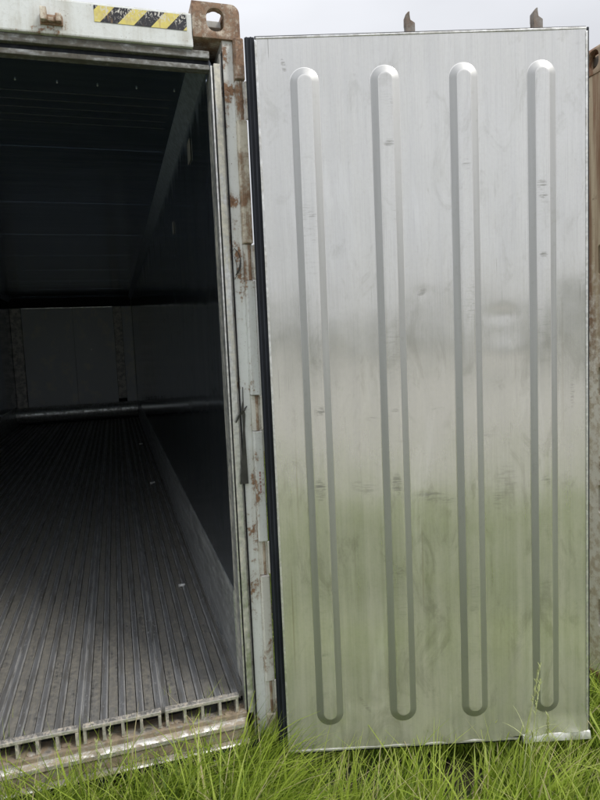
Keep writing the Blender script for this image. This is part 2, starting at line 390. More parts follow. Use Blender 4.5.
part('web_gap_shade', DARK, ct, (-.265, -.216, .027, .031, .3225, .3705), bev=0)  # dark block set between two webs as the shade of the opening
# mud lumps packed under the lips
for i in range(22):
    x = random.uniform(-1.6, -.11); bm = bmesh.new(); bmesh.ops.create_icosphere(bm, subdivisions=1, radius=random.uniform(.006, .014))
    for v in bm.verts: v.co = Vector((v.co.x*1.5+x, v.co.y+random.uniform(-.002, .002)+.0, v.co.z*.5+.3195))
    bmesh.ops.translate(bm, verts=bm.verts, vec=(0, random.uniform(0, .03), 0)); build('dirt_clod', bm, SILL, ct, smooth=True)

# edge gutter, kick plates, linings
for s, xw in ((1, WI), (-1, WL)):
    X = lambda a, b: (min(xw+s*a, xw+s*b), max(xw+s*a, xw+s*b))
    part('floor_gutter', PAN, ct, (*X(-.028, .004), .05, YB, .35, ZF-.002), bev=0)
    part('gutter_edge', EDGE, ct, (*X(-.0115, -.004), .05, YB, ZF-.002, ZF+.016), bev=0)
    bm = bmesh.new(); top = .74
    prism(bm, [(xw+s*-.004, .371), (xw+s*-.004, top-.004), (xw-s*.001, top+.004), (xw+s*.004, top+.004), (xw+s*.004, .371)], 'y', .1405, YB); build('kick_plate', bm, KICK, ct)
    y = .1405
    while y < YB-.1:                                                   # lining sheets with lapped seams
        y1 = min(y+1.5, YB)
        bm = bmesh.new(); box(bm, *X(.0005, .06), y+.0015, y1-.0015, .70, 2.728, bev=0)
        build('wall_sheet', bm, LINING, ct)
        y = y1
    part('side_wall', GREYW, ct, ((min(XR, XR-.03) if s > 0 else XL), (XR-.004 if s > 0 else XL+.03), .172, LEN, .163, 2.78), bev=.002)
    part('bottom_rail', GREYW, ct, ((XR-.045 if s > 0 else XL), (XR if s > 0 else XL+.045), .173, LEN, .06, .162), bev=.003)
    part('top_rail', GREYW, ct, ((XR-.05 if s > 0 else XL), (XR if s > 0 else XL+.05), .173, LEN, 2.781, 2.885), bev=.003)
    bm = bmesh.new(); prism(bm, [(xw+s*.002, 2.72), (xw-s*.048, ZC-.001), (xw-s*.03, ZC+.02), (xw+s*.02, 2.72)], 'y', .09, YB-.002); build('ceiling_cove', bm, COVE, ct)
part('roof', GREYW, ct, (XL+.048, XR-.048, .0905, LEN, 2.86, 2.884), bev=.003)
y = .09
while y < YB-.1:
    y1 = min(y+1.28, YB)
    part('ceiling_sheet', CEIL, ct, (WL+.03, WI-.03, y+.001, y1-.001, ZC, ZC+.03), bev=0)
    part('ceiling_batten', CEIL, ct, (WL+.06, WI-.06, y1-.012, y1+.012, ZC-.0007, ZC-.0005), bev=0)
    y = y1
# fine corrugation lines and rivets of the first ceiling sheet
for k in range(5): part('ceiling_groove', SEAM, ct, (WL+.06, WI-.08, .62+k*.09, .63+k*.09, ZC-.0005, ZC-.0002), bev=0)
for k in range(14):
    bm = bmesh.new(); bmesh.ops.create_icosphere(bm, subdivisions=2, radius=.0035)
    bmesh.ops.translate(bm, verts=bm.verts, vec=(-.18-k*.155, .515, ZC-.003)); build('rivet', bm, KICK, ct, smooth=True)

# far end
part('end_wall', GREYW, ct, (XL+.05, XR-.05, LEN-.04, LEN-.005, .163, 2.865), bev=.002)
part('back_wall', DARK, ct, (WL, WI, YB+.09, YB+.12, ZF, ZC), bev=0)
part('bulkhead_panel', BULK, ct, (WL+.20, (WL+WI)/2-.002, YB-.01, YB+.03, .70, 2.60), bev=.003)
part('bulkhead_panel', BULK, ct, ((WL+WI)/2+.002, WI-.36, YB-.01, YB+.03, .70, 2.60), bev=.003)
part('bulkhead_column', COLM, ct, (WL+.004, WL+.19, YB-.04, YB+.04, .66, 2.60), bev=.004)
part('bulkhead_column', COLM, ct, (WI-.355, WI-.20, YB-.03, YB+.04, .78, 2.60), bev=.004)
part('bulkhead_column', BULK, ct, (WI-.195, WI-.004, YB-.05, YB+.04, .70, 2.60), bev=.004)
part('panel_trim', TRIM, ct, (WL+.2, WI-.36, YB-.016, YB-.0105, 2.59, 2.604), bev=0)
for x in (-1.5, -1.36, -.92):
    part('bolt', TRIM, ct, (x-.012, x+.012, YB-.018, YB-.0105, 1.76, 1.784), bev=.003)
part('air_gap_shade', DARK, ct, (WL+.004, WI-.004, YB+.0, YB+.08, 2.61, ZC-.001), bev=0)  # near-black block paints the shade of the air gap above the panels
bm = bmesh.new(); tube(bm, (WL+.01, YB-.2, .58), (WI-.01, YB-.2, .58), .145, 32); build('air_deflector', bm, TRIM, ct, smooth=True)
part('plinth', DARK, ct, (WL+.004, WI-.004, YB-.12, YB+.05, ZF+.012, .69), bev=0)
part('wall_label', TAGM, ct, (WI-.0045, WI-.0028, .66, .75, 2.56, 2.655), bev=0, label='small pale label stuck high on the right lining')
part('wall_label', TAGM, ct, (WI-.0045, WI-.0028, 1.58, 1.64, 2.40, 2.47), bev=0)

# ------------------------------------------------------------------ the open door (parts of the container's door)
DX, DY, DA, DW, DZ, DH = .0239, -.1277, .263219, 1.1219, .2023, 2.5281
bm = bmesh.new(); box(bm, -.016, DW+.006, .020, .082, .004, DH+.004, bev=.004)
door = build('door', bm, paint_mat('door_outer_skin', (.58, .60, .58)), None, recentre=False, local=True, label='insulated steel door swung wide open, its ridged stainless lining facing out')
door.parent = ct; door.location = Vector((DX, DY, DZ))-ct.location; door.rotation_euler = (0, 0, -DA)

def liner_mat(name, ridge=False):
    n = NT(name); P = n.P(obj=door); x, y, z = n.xyz(P)
    brush = n.noise(n.P((260, 260, 5), door), 1, 4, .6); streak = n.noise(n.P((26, 26, .9), door), 1, 5, .6)
    cloud = n.noise(n.P((1, 1, .8), door), 3.2, 6, .62); fine = n.noise(n.P((1, 1, 1), door), 90, 4, .7)
    wave = n.noise(n.P((1, 1, .6), door), 2.4, 2, .5)
    def blob(cx, cz, sx, sz, rot=0, w=1.):
        dx, dz = n.math('SUBTRACT', x, cx), n.math('SUBTRACT', z, cz)
        ca, sa = math.cos(rot), math.sin(rot)
        u = n.mul(n.math('ADD', n.mul(dx, ca), n.mul(dz, sa)), 1/sx); v = n.mul(n.math('SUBTRACT', n.mul(dz, ca), n.mul(dx, sa)), 1/sz)
        d = n.math('ADD', n.mul(u, u), n.mul(v, v)); return n.rng(d, 0, 1, w, 0)
    low = n.rng(z, .5, 1.7, 1, 0)                                     # soiling builds up on the lower half
    dirt = n.mul(n.rng(n.math('ADD', n.mul(cloud, .5), n.mul(streak, .5)), .30, .72, .45, 1), n.mixf(low, .28, .86))
    base = n.mix(n.rng(streak, .3, .7), (.73, .727, .712), (.80, .795, .78))
    c = n.mix(dirt, base, (.54, .53, .44)); c = n.mix(n.mul(n.rng(fine, .42, .70), n.mixf(low, .12, .34)), c, (.50, .495, .43))
    c = n.mix(n.rng(brush, .42, .75, 0, .32), c, (.54, .535, .52))
    marks = None
    L = [(.567, .936, .09, .022, -.2, .9), (.315, .985, .06, .03, -.25, .45), (.716, 1.15, .10, .018, .1, .35), (.937, .72, .012, .035, .3, .9),
         (.539, 1.668, .022, .012, .5, .8), (.16, 1.98, .02, .01, .3, .3), (.09, 2.44, .01, .03, .2, .6), (.288, .165, .05, .01, -1.0, .5), (.83, .98, .05, .08, 0, .35),
         (.80, .92, .03, .05, 0, .4), (.35, 1.23, .03, .01, 0, .4), (.60, 1.255, .05, .006, 0, .5), (1.07, 1.3, .01, .08, 0, .4), (.93, 2.31, .008, .01, 0, .5)]
    if ridge:
        L = []
        for rx in (.158, .430, .698, .966):
            for k in range(2 if rx > .2 else 1):
                L.append((rx+random.uniform(-.008, .008), random.uniform(.3, 2.3), .022, random.uniform(.008, .03), random.uniform(-.2, .2), random.uniform(.3, .75)))
        L += [(.155, .985, .024, .05, 0, 1), (.165, 1.265, .02, .02, 0, 1), (.151, .366, .02, .022, 0, 1), (.43, .99, .022, .05, 0, .9), (.43, 1.26, .02, .01, 0, .7), (.966, 1.98, .018, .012, 0, 1), (.966, 1.78, .018, .012, 0, .9)]
    hs = n.noise(n.P((18, 18, 160), door), 1, 4, .75, .3)              # fine crosswise scratches
    for b in L:
        q = blob(*b); marks = q if marks is None else n.math('MAXIMUM', marks, q)
    mk = n.mul(marks, n.rng(hs if ridge else n.noise(n.P((14, 14, 90), door), 1, 5, .7, .5), .44, .60))
    c = n.mix(n.mul(mk, .75), c, (.10, .10, .085))
    pits = n.rng(n.noise(n.P((1, 1, .8), door), 48, 3, .7), .71, .78, 0, .35); c = n.mix(pits, c, (.4, .4, .36))
    if ridge:
        sf = n.mul(n.rng(hs, .5, .66), n.rng(n.noise(n.P((1, 1, .9), door), 5, 4, .6), .50, .66, 0, .45)); c = n.mix(sf, c, (.34, .34, .29))
    if not ridge:                                                     # long stray scratches and a few dried drip runs
        m1 = n.n('Mapping'); m1.inputs[2].default_value = (0, .9, 0); m1.inputs[3].default_value = (150, 1, 3); n.t.links.new(P, m1.inputs[0])
        m2 = n.n('Mapping'); m2.inputs[2].default_value = (0, -.55, 0); m2.inputs[3].default_value = (190, 1, 4); n.t.links.new(P, m2.inputs[0])
        reg = n.rng(cloud, .48, .6); s1 = n.mul(n.rng(n.noise(m1.outputs[0], 1, 2, .5), .70, .74), reg); s2 = n.mul(n.rng(n.noise(m2.outputs[0], 1, 2, .5), .71, .75), n.rng(cloud, .52, .42))
        c = n.mix(n.mul(n.math('MAXIMUM', s1, s2), .7), c, (.33, .33, .30))
        dr = n.mul(n.rng(n.noise(n.P((44, 44, .55), door), 1, 3, .5), .66, .76), n.mixf(low, .25, .8)); c = n.mix(n.mul(dr, .6), c, (.34, .31, .22))
    sm = n.mul(n.rng(n.noise(n.P((1.6, 1, .7), door), 5.5, 7, .72, 1.2), .52, .66), n.mixf(low, .4, .95)); c = n.mix(n.mul(sm, .5), c, (.34, .335, .28))
    wt = n.mul(n.rng(n.noise(n.P((7, 7, 1.1), door), 1.3, 6, .7, .6), .57, .66), .35); c = n.mix(wt, c, (.80, .80, .77))
    mfac = n.math('MAXIMUM', n.mul(mk, .8), n.mul(dirt, .75))
    rough = n.mixf(mfac, n.mixf(n.rng(cloud, .3, .7), .13, .19), .262)
    nb = n.bump(wave, .75 if not ridge else .2, .02); nb = n.bump(n.noise(n.P((1, 1, .8), door), 8, 3, .5), .12 if not ridge else .1, .006, nb); nb = n.bump(brush, .05, .0005, nb)
    nb = n.bump(fine, .06, .0006, nb)
    return n.fin(c, rough, n.math('SUBTRACT', 1, n.mul(mfac, .85)), nb)
LINER = liner_mat('stainless_door_lining'); LRIDGE = liner_mat('stainless_ridge', True)

def liner():
    bm = bmesh.new(); nx, nz = 76, 150
    dents = [(.824, 1.58, .05, .025, .0017), (.288, .165, .05, .03, .002), (.30, .14, .09, .012, -.0015), (.54, 1.668, .012, .012, .001), (.25, .75, .12, .2, .002), (.6, .4, .1, .2, -.002),
             (.83, 1.45, .09, .05, -.002), (.06, 1.5, .06, .3, .002), (1.06, 1.66, .05, .07, .0008)]
    g = []
    for i in range(nx+1):
        col = []
        for j in range(nz+1):
            x, z = DW*i/nx, DH*j/nz
            y = .0012*mnoise.noise(Vector((x*5, 0, z*2.2)))
            for (a, b, sa, sb, h) in dents: y += h*math.exp(-((x-a)/sa)**2-((z-b)/sb)**2)
            e = max(0, 1-z/.075)                                     # crumpled lower edge towards the free corner
            k = 1/(1+math.exp(-(x-.42)/.07)); kk = 1/(1+math.exp(-(x-.86)/.02))
            y += -e*k*(.004+.005*math.sin(x*43+z*20)*math.exp(-z*18))*.8-e*kk*.012
            dz = kk*.018*math.exp(-z/.05)+k*.003*math.sin(x*31)*math.exp(-z/.04)
            col.append(bm.verts.new((x, y, z+dz)))
        g.append(col)
    for i in range(nx):
        for j in range(nz): bm.faces.new((g[i][j], g[i+1][j], g[i+1][j+1], g[i][j+1]))
    for f in bm.faces: f.normal_update()
    # turned-in rim
    for line in ([g[i][0] for i in range(nx+1)], [g[nx][j] for j in range(nz+1)], [g[i][nz] for i in range(nx, -1, -1)], [g[0][j] for j in range(nz, -1, -1)]):
        b = [bm.verts.new((v.co.x, .019, v.co.z)) for v in line]
        for i in range(len(line)-1): bm.faces.new((line[i], b[i], b[i+1], line[i+1]))
    build('lining_sheet', bm, LINER, door, smooth=True, recentre=False, local=True)
liner()
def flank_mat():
    n = NT('shaded_ridge_flank'); st = n.noise(n.P((30, 30, 1.2), door), 1, 5, .6); f = n.noise(n.P((1, 1, 1), door), 60, 4)
    c = n.mix(n.rng(st, .3, .7), (.40, .405, .40), (.46, .465, .46)); c = n.mix(n.rng(f, .55, .75, 0, .3), c, (.33, .33, .30))  # dark reflections of the ridge slopes are put into this base colour
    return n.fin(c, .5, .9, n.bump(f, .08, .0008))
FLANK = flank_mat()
def ridge(cx, z0, z1):
    bm = bmesh.new(); rings = []
    prof = [(.0505, .004), (.0500, -.0004), (.0485, -.0012), (.0460, -.0021), (.0365, -.0052), (.0270, -.0083), (.0245, -.0091), (.0215, -.0096), (.0180, -.0098)]
    for r, y in prof:
        ring = []
        for k in range(17): a = math.pi*k/16; ring.append((cx+r*math.cos(a), y, z1-.048+r*math.sin(a)))
        for k in range(17): a = math.pi+math.pi*k/16; ring.append((cx+r*math.cos(a), y, z0+.048+r*math.sin(a)))
        rings.append([bm.verts.new(p) for p in ring])
    n = len(rings[0])
    for a, b in zip(rings, rings[1:]):
        for i in range(n): bm.faces.new((a[i], a[(i+1) % n], b[(i+1) % n], b[i]))
    m = rings[-1]
    for k in range(16): bm.faces.new((m[k], m[k+1], m[33-k-1], m[33-k])) if False else None
    bm.faces.new(m)
    o = build('ridge', bm, LRIDGE, door, smooth=True, recentre=False, local=True)
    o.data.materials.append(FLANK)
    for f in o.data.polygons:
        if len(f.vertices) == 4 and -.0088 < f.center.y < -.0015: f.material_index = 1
for cx in (.158, .430, .698, .966): ridge(cx, .097, 2.430)
def dpart(name, mat, *boxes, bev=.001, **kw):
    bm = bmesh.new()
    for b in boxes: box(bm, *b, bev=bev)
    return build(name, bm, mat, door, recentre=False, local=True, **kw)
dpart('edge_trim', TRIM, (-.004, .0035, -.003, .018, .0, 2.52))
dpart('edge_trim', TRIM, (DW-.0035, DW+.004, -.003, .018, .022, 2.52))
dpart('edge_trim', TRIM, (.004, .86, -.0035, .018, -.005, .002))
dpart('edge_trim', TRIM, (.0, DW, -.003, .018, DH-.001, DH+.005))
bm = bmesh.new(); ns = 24                                              # torn, lifted corner of the lower trim
A = []
for i in range(ns+1):
    x = .872+(DW+.004-.872)*i/ns; t = i/ns
    zt = .0185+.002*math.sin(t*11)+.004*t; zb = -.008-.004*max(0, 1-t/.15); b = .002*math.sin(t*17+1)
    A.append([bm.verts.new(p) for p in ((x, .006, zb+.001), (x, -.021, zb), (x, -.0225+b*.5, zb+.003), (x, -.0155+b*.4, zt-.003), (x, -.013, zt), (x, .006, zt+.001))])
for i in range(ns):
    for j in range(5): bm.faces.new((A[i][j], A[i+1][j], A[i+1][j+1], A[i][j+1]))
bm.faces.new(A[0]); bm.faces.new(A[-1][::-1])
build('edge_trim', bm, TRIM, door, smooth=True, recentre=False, local=True, label='crumpled bright strip lifting off the lower free corner')
bm = bmesh.new()                                                       # ribbed rubber gasket all round
for a, b in (((-.038, .0), (-.0045, 0)),):
    box(bm, -.038, -.0045, .006, .0195, -.02, DH+.010, bev=.004)
    for k in range(2): box(bm, -.033+k*.014, -.027+k*.014, .0005, .008, -.02, DH+.008, bev=.0015)
box(bm, DW+.0045, DW+.014, .008, .0195, -.012, DH+.010, bev=.002)
box(bm, -.004, DW+.004, .008, .0195, DH+.0055, DH+.013, bev=.002)
box(bm, -.004, DW+.004, .008, .0195, -.018, -.0055, bev=.002)
build('gasket', bm, RUBBER, door, recentre=False, local=True)
CAMM = paint_mat('greasy_dark_steel', (.22, .20, .18), .42, .6, .8, rustc=((.09, .06, .045), (.19, .14, .11)))
for x in (.545, 1.0):                                                 # locking bars on the far face, their cams showing above and below
    bm = bmesh.new(); tube(bm, (x, .115, -.01), (x, .115, 2.56), .017)
    build('lock_rod', bm, PAINT_DIRTY, door, smooth=True, recentre=False, local=True)
    bm = bmesh.new(); prism(bm, [(x-.014, 2.545), (x+.016, 2.545), (x+.016, 2.613), (x-.001, 2.621), (x-.0025, 2.628), (x-.002, 2.652), (x-.008, 2.650), (x-.0175, 2.640), (x-.018, 2.612), (x-.0145, 2.600)], 'y', .098, .132)
    bmesh.ops.bevel(bm, geom=bm.edges[:], offset=.0015, segments=1, affect='EDGES')
    build('lock_cam', bm, CAMM, door, recentre=False, local=True)
    bm = bmesh.new(); prism(bm, [(x-.016, .0), (x+.016, .0), (x+.014, -.04), (x+.002, -.075), (x-.012, -.072), (x-.014, -.04)], 'y', .098, .132)
    build('lock_cam', bm, CAMM, door, recentre=False, local=True)
    dpart('rod_guide', PAINT_DIRTY, *[(x-.03, x+.03, .0825, .134, z, z+.05) for z in (.25, 1.2, 2.2)], bev=.003)
for z1, z0 in HZ:
    a, b = z0-DZ+.006, z1-DZ-.006
    dpart('hinge_leaf', PAINT_DIRTY, (-.022, .12, .0825, .092, a, b), (-.03, -.018, .03, .092, a, b), bev=.002)

# ------------------------------------------------------------------ neighbouring container
NX, NY = 1.5005, -.105
nc = root('shipping_container', (NX+1.219, NY+6.1, .04), 'second container at the right edge, showing a brown rusted slotted corner post behind the door', 'shipping container')
casting(NX, NX+.165, NY, NY+.178, 2.778, ZT, BROWN, nc, False)
casting(NX, NX+.165, NY, NY+.178, .045, .163, BROWN, nc, False)
s = bmesh.new(); box(s, NX+.004, NX+.15, NY+.003, NY+.165, .1635, 2.7775)
cu = []
for zc in (2.01, 1.49, .97, .45): b = bmesh.new(); box(b, NX-.05, NX+.05, NY+.022, NY+.066, zc-.062, zc+.062, bev=.01); cu.append(b)
b = bmesh.new(); box(b, NX+.02, NX+.13, NY+.012, NY+.15, .3, 2.7); cu.append(b)
def npost():
    n = NT('peeling_post'); P = n.P(); x, y, z = n.xyz(P)
    st = n.noise(n.P((40, 40, 1.4)), 1, 6, .65); b = n.noise(P, 22, 6, .7)
    up_ = n.rng(n.math('ADD', z, n.mul(n.math('SUBTRACT', b, .5), 1.6)), 1.3, 2.0)
    c = n.mix(up_, n.mix(n.rng(b, .42, .6), (.80, .76, .67), (.58, .50, .38)), n.mix(n.rng(st, .36, .64), (.22, .12, .065), (.50, .41, .28)))
    c = n.mix(n.rng(n.math('ADD', n.mul(st, .5), n.mul(b, .5)), .59, .66, 0, .7), c, (.09, .045, .028))
    return n.fin(c, .8, 0, n.bump(n.math('ADD', b, n.mul(st, .6)), .6, .004))
carve('corner_post', s, cu, npost(), nc, bevel=.002)
def nside(x, sx):
    k = 0; y = NY+.1785
    while y < NY+12:
        y1 = min(y+1.2, NY+12.0)
        part('side_panel', GREYW, nc, (min(x+sx*.012, x+sx*.06), max(x+sx*.012, x+sx*.06), y+.003, y1-.003, .165, 2.776), bev=.002)
        part('seam_strip', GREYW, nc, (min(x+sx*.006, x+sx*.0115), max(x+sx*.006, x+sx*.0115), y1-.03, y1+.02, .17, 2.77), bev=.001); y = y1
    part('bottom_rail', BROWN, nc, (min(x, x+sx*.06), max(x, x+sx*.06), NY+.1785, NY+12.0, .045, .162), bev=.003)
    part('top_rail', GREYW, nc, (min(x+sx*.002, x+sx*.06), max(x+sx*.002, x+sx*.06), NY+.1785, NY+12.0, 2.7785, 2.885), bev=.003)
nside(NX, 1); nside(NX+2.438, -1)
part('roof', GREYW, nc, (NX+.062, NX+2.376, NY+.01, NY+12, 2.84, 2.88), bev=.003)
part('header_beam', PAINT_DIRTY, nc, (NX+.166, NX+2.272, NY+.004, NY+.1, 2.74, 2.86), bev=.004)
part('bottom_beam', PAINT_DIRTY, nc, (NX+.166, NX+2.272, NY+.004, NY+.1, .06, .2), bev=.004)
part('corner_post', PAINT_DIRTY, nc, (NX+2.29, NX+2.434, NY+.003, NY+.165, .1635, 2.7775), bev=.004)
casting(NX+2.273, NX+2.438, NY, NY+.178, 2.778, ZT, RUSTY, nc, True)
casting(NX+2.273, NX+2.438, NY, NY+.178, .045, .163, RUSTY, nc, True)
for x0 in (NX+.153, NX+1.222):
    d = part('door', PAINT_DIRTY, nc, (x0, x0+1.063, NY+.006, NY+.08, .203, 2.737), bev=.006)
    for fx in (.3, .8):
        bm = bmesh.new(); tube(bm, (x0+fx, NY-.03, .2), (x0+fx, NY-.03, 2.76), .017); p = build('lock_rod', bm, PAINT_DIRTY, d, smooth=True)

# ------------------------------------------------------------------ small loose things
def litter(x, y, z, L, r, rot, label, dent=0):
    bm = bmesh.new(); dx, dy = math.cos(rot)*L/2, math.sin(rot)*L/2; nseg = 6
    tube(bm, (x-dx, y-dy, z+r), (x+dx, y+dy, z+r), r, 12)
    tube(bm, (x-dx*1.02, y-dy*1.02, z+r), (x-dx*.55, y-dy*.55, z+r), r*1.12, 12)
    o = build('plastic_litter', bm, WHITEP, None, smooth=True); o['label'] = label; o['category'] = 'plastic litter'
litter(-.222, 1.21, ZF-.001, .034, .008, .15, 'white plastic cap lying on the ribbed floor nearest the doorway')
litter(-.216, 4.05, ZF-.001, .045, .010, .6, 'small white plastic cap halfway down the ribbed container floor')
litter(-.219, 6.8, ZF-.001, .05, .011, .3, 'tiny white plastic cap farthest back on the dark container floor')
bm = bmesh.new()                                                      # strap knotted round the jamb
def ribbon(bm, pts, th=.0016):
    L = []
    for (x, y, z, w) in pts: L.append([bm.verts.new(q) for q in ((x-w, y, z), (x+w, y, z), (x+w, y+th, z), (x-w, y+th, z))])
    for a, b in zip(L, L[1:]):
        for i in range(4): bm.faces.new((a[i], a[(i+1) % 4], b[(i+1) % 4], b[i]))
    bm.faces.new(L[0]); bm.faces.new(L[-1][::-1])
ribbon(bm, [(-.056, -.004, 1.56, .0015), (-.058, -.008, 1.51, .002), (-.062, -.010, 1.48, .005), (-.058, -.009, 1.46, .006), (-.06, -.007, 1.40, .004), (-.062, -.006, 1.33, .007), (-.066, -.006, 1.26, .012), (-.069, -.006, 1.20, .016)])
ribbon(bm, [(-.044, -.005, 1.49, .002), (-.058, -.013, 1.475, .006), (-.075, -.008, 1.455, .005), (-.088, -.004, 1.43, .002)])
o = build('plastic_strap', bm, STRAP, None, smooth=False); o['label'] = 'dark grey plastic strap knotted and hanging on the white door jamb'; o['category'] = 'strap'
bm = bmesh.new()
ribbon(bm, [(-.074, -.002, 2.045, .0012), (-.060, -.007, 2.06, .0012), (-.047, -.009, 2.045, .0014), (-.040, -.010, 2.02, .0016), (-.043, -.010, 1.995, .004), (-.052, -.008, 1.975, .004), (-.060, -.004, 1.965, .0012)], .003)
ribbon(bm, [(-.060, -.004, 2.03, .001), (-.055, -.007, 2.0, .001), (-.056, -.006, 1.965, .001), (-.064, -.004, 1.95, .001)], .002)
o = build('wire_tie', bm, STRAP, None); o['label'] = 'thin dark wire tie looped on the jamb beside the second hinge'; o['category'] = 'wire'
# small faded red print on the edge channel
REDI = plain('faded_red_ink', (.50, .30, .27), .6)
bm = bmesh.new(); z = 1.245
for k in range(7):
    hgt = random.choice((.006, .009, .007)); box(bm, -.016, -.0095, -.0288, -.0281, z-hgt, z); box(bm, -.016+random.choice((0, .0045)), -.0145+random.choice((0, .0045)), -.0288, -.0281, z-hgt-.004, z-hgt)
    z -= hgt+.0055
build('printed_mark', bm, REDI, ct, label='short faded red stencilled word reading downwards, illegible')

# ------------------------------------------------------------------ grass
def leaf_mat(name, cols, tl=.5):
    n = NT(name); a = n.n('Attribute', attribute_name='tint').outputs['Fac']; r = n.n('ValToRGB')
    r.color_ramp.elements[0].color = (*cols[0], 1); r.color_ramp.elements[1].color = (*cols[-1], 1)
    for i, c in enumerate(cols[1:-1]): e = r.color_ramp.elements.new((i+1)/(len(cols)-1)); e.color = (*c, 1)
    n.put(r.inputs[0], a); n.put(n.b.inputs['Base Color'], r.outputs[0]); n.b.inputs['Roughness'].default_value = .45
    n.b.inputs['Specular IOR Level'].default_value = .35
    t = n.n('BsdfTranslucent'); n.put(t.inputs[0], r.outputs[0]); m = n.n('MixShader'); m.inputs[0].default_value = tl
    n.t.links.new(n.b.outputs[0], m.inputs[1]); n.t.links.new(t.outputs[0], m.inputs[2])
    n.t.links.new(m.outputs[0], n.t.nodes['Material Output'].inputs[0]); return n.m
GRASSM = leaf_mat('grass_blades', [(.05, .09, .014), (.19, .29, .035), (.42, .54, .07), (.58, .68, .16), (.68, .60, .36)])
def blades(name, bx, by, h, w, lean, droop, az, tint, S=6, mat=GRASSM, z0=-.02):
    n = len(bx); s = np.linspace(0, 1, S+1)[None, :]; h_, le, dr = h[:, None], lean[:, None], droop[:, None]
    rad = h_*(le*s+dr*s**2.2); zz = h_*(s-dr*.42*s**2.6-le*.12*s)
    cx = bx[:, None]+rad*np.cos(az)[:, None]; cy = by[:, None]+rad*np.sin(az)[:, None]
    tw = az+np.pi/2+rng.uniform(-.6, .6, n); ww = (w[:, None]*(1-s**1.7)*(.55+.6*np.minimum(s*4, 1)))+.0002
    dx, dy = np.cos(tw)[:, None]*ww/2, np.sin(tw)[:, None]*ww/2
    V = np.stack([np.stack([cx-dx, cy-dy, zz+z0], -1), np.stack([cx+dx, cy+dy, zz+z0], -1)], 2).reshape(-1, 3)
    b = (np.arange(n)*(S+1)*2)[:, None]+np.arange(S)[None, :]*2
    F = np.stack([b, b+1, b+3, b+2], -1).reshape(-1, 4)
    me = bpy.data.meshes.new(name); me.vertices.add(len(V)); me.vertices.foreach_set('co', V.ravel().astype(np.float32))
    me.loops.add(F.size); me.loops.foreach_set('vertex_index', F.ravel().astype(np.int32)); me.polygons.add(len(F))
    me.polygons.foreach_set('loop_start', np.arange(0, F.size, 4, dtype=np.int32)); me.polygons.foreach_set('loop_total', np.full(len(F), 4, np.int32))
    me.polygons.foreach_set('use_smooth', np.ones(len(F), bool)); me.update(calc_edges=True)
    at = me.attributes.new('tint', 'FLOAT', 'POINT'); tt = (tint[:, None]+.18*(s-.5)).clip(0, 1); at.data.foreach_set('value', np.repeat(tt, 2, axis=1).ravel().astype(np.float32))
    me.materials.append(mat); o = bpy.data.objects.new(name, me); C.objects.link(o); o['kind'] = 'stuff'; return o
def clump(n, x0, x1, y0, y1, per=14, spread=.035):
    k = max(1, n//per); cx, cy = rng.uniform(x0, x1, k), rng.uniform(y0, y1, k); i = rng.integers(0, k, n)
    ca = rng.uniform(0, 2*np.pi, k)
    return cx[i]+rng.normal(0, spread, n), cy[i]+rng.normal(0, spread, n), ca[i], rng.uniform(0, 1, k)[i]
def patch(x, y, f, ph):
    return .5+.25*(np.sin(x*f+ph)+np.sin(y*f*1.3+ph*2+1.7*np.sin(x*f*.7)))*1.0
def field(name, n, x0, x1, y0, y1, h0, h1, w0, w1, keep=None, S=6, lean=(.05, .4), droop=(.1, .8), flow=.55, tone=0, wide=.12):
    x, y, ca, ct_ = clump(n, x0, x1, y0, y1, 11, .03)
    ok = ~((x < .02) & (x > XL-.02) & (y > -.045)) & ~((x > NX-.02) & (y > NY-.02))
    t = (x-DX)*math.cos(DA)-(y-DY)*math.sin(DA); q = (x-DX)*math.sin(DA)+(y-DY)*math.cos(DA)
    ok &= ~((q > -.03) & (q < .15) & (t > -.05) & (t < 1.18))        # none rooted under the door
    ok &= rng.uniform(0, 1, n) < .35+.9*patch(x, y, 7.3, 1)           # thin and thick patches
    if keep is not None: ok &= keep(x, y)
    x, y, ca, ct_ = x[ok], y[ok], ca[ok], ct_[ok]; m = len(x)
    fl = 1.2*np.sin(x*2.6+1)+1.1*np.sin(y*3.1+x*1.7)                  # neighbouring clumps lean the same way
    az = np.where(rng.uniform(0, 1, m) < flow, fl+rng.normal(0, .5, m), ca+rng.normal(0, .6, m))
    h = rng.uniform(h0, h1, m)*(.75+.35*ct_)*(.72+.5*patch(x, y, 5.1, 4))
    w = rng.uniform(w0, w1, m)*np.where(rng.uniform(0, 1, m) < wide, rng.uniform(1.5, 2.2, m), 1)
    tint = (.22+.40*ct_+rng.normal(0, .15, m)+tone).clip(.0, .82); dead = rng.uniform(0, 1, m) < .045; tint[dead] = 1.
    blades(name, x, y, h, w, rng.uniform(*lean, m), rng.uniform(*droop, m)*rng.uniform(.3, 1, m), az, tint, S)
field('grass', 56000, -2.3, 2.6, -1.35, .9, .19, .39, .003, .0068, tone=.05)
field('edge_grass', 15000, -1.9, -.1, -.50, -.06, .30, .52, .0035, .008, lean=(.05, .4), droop=(.2, 1.0), tone=-.12, wide=.3)
field('side_grass', 5000, 1.1, 2.2, -1.1, -.10, .32, .58, .004, .008)
field('short_grass', 26000, -2.3, 2.6, -1.35, .3, .05, .15, .003, .006, S=4, lean=(.1, .9), tone=-.15)
field('lane_grass', 15000, .02, 1.5, .2, 12, .18, .42, .006, .010, S=5)
field('rear_grass', 45000, -5, 5.5, -5.2, -1.3, .10, .26, .008, .014, S=4)
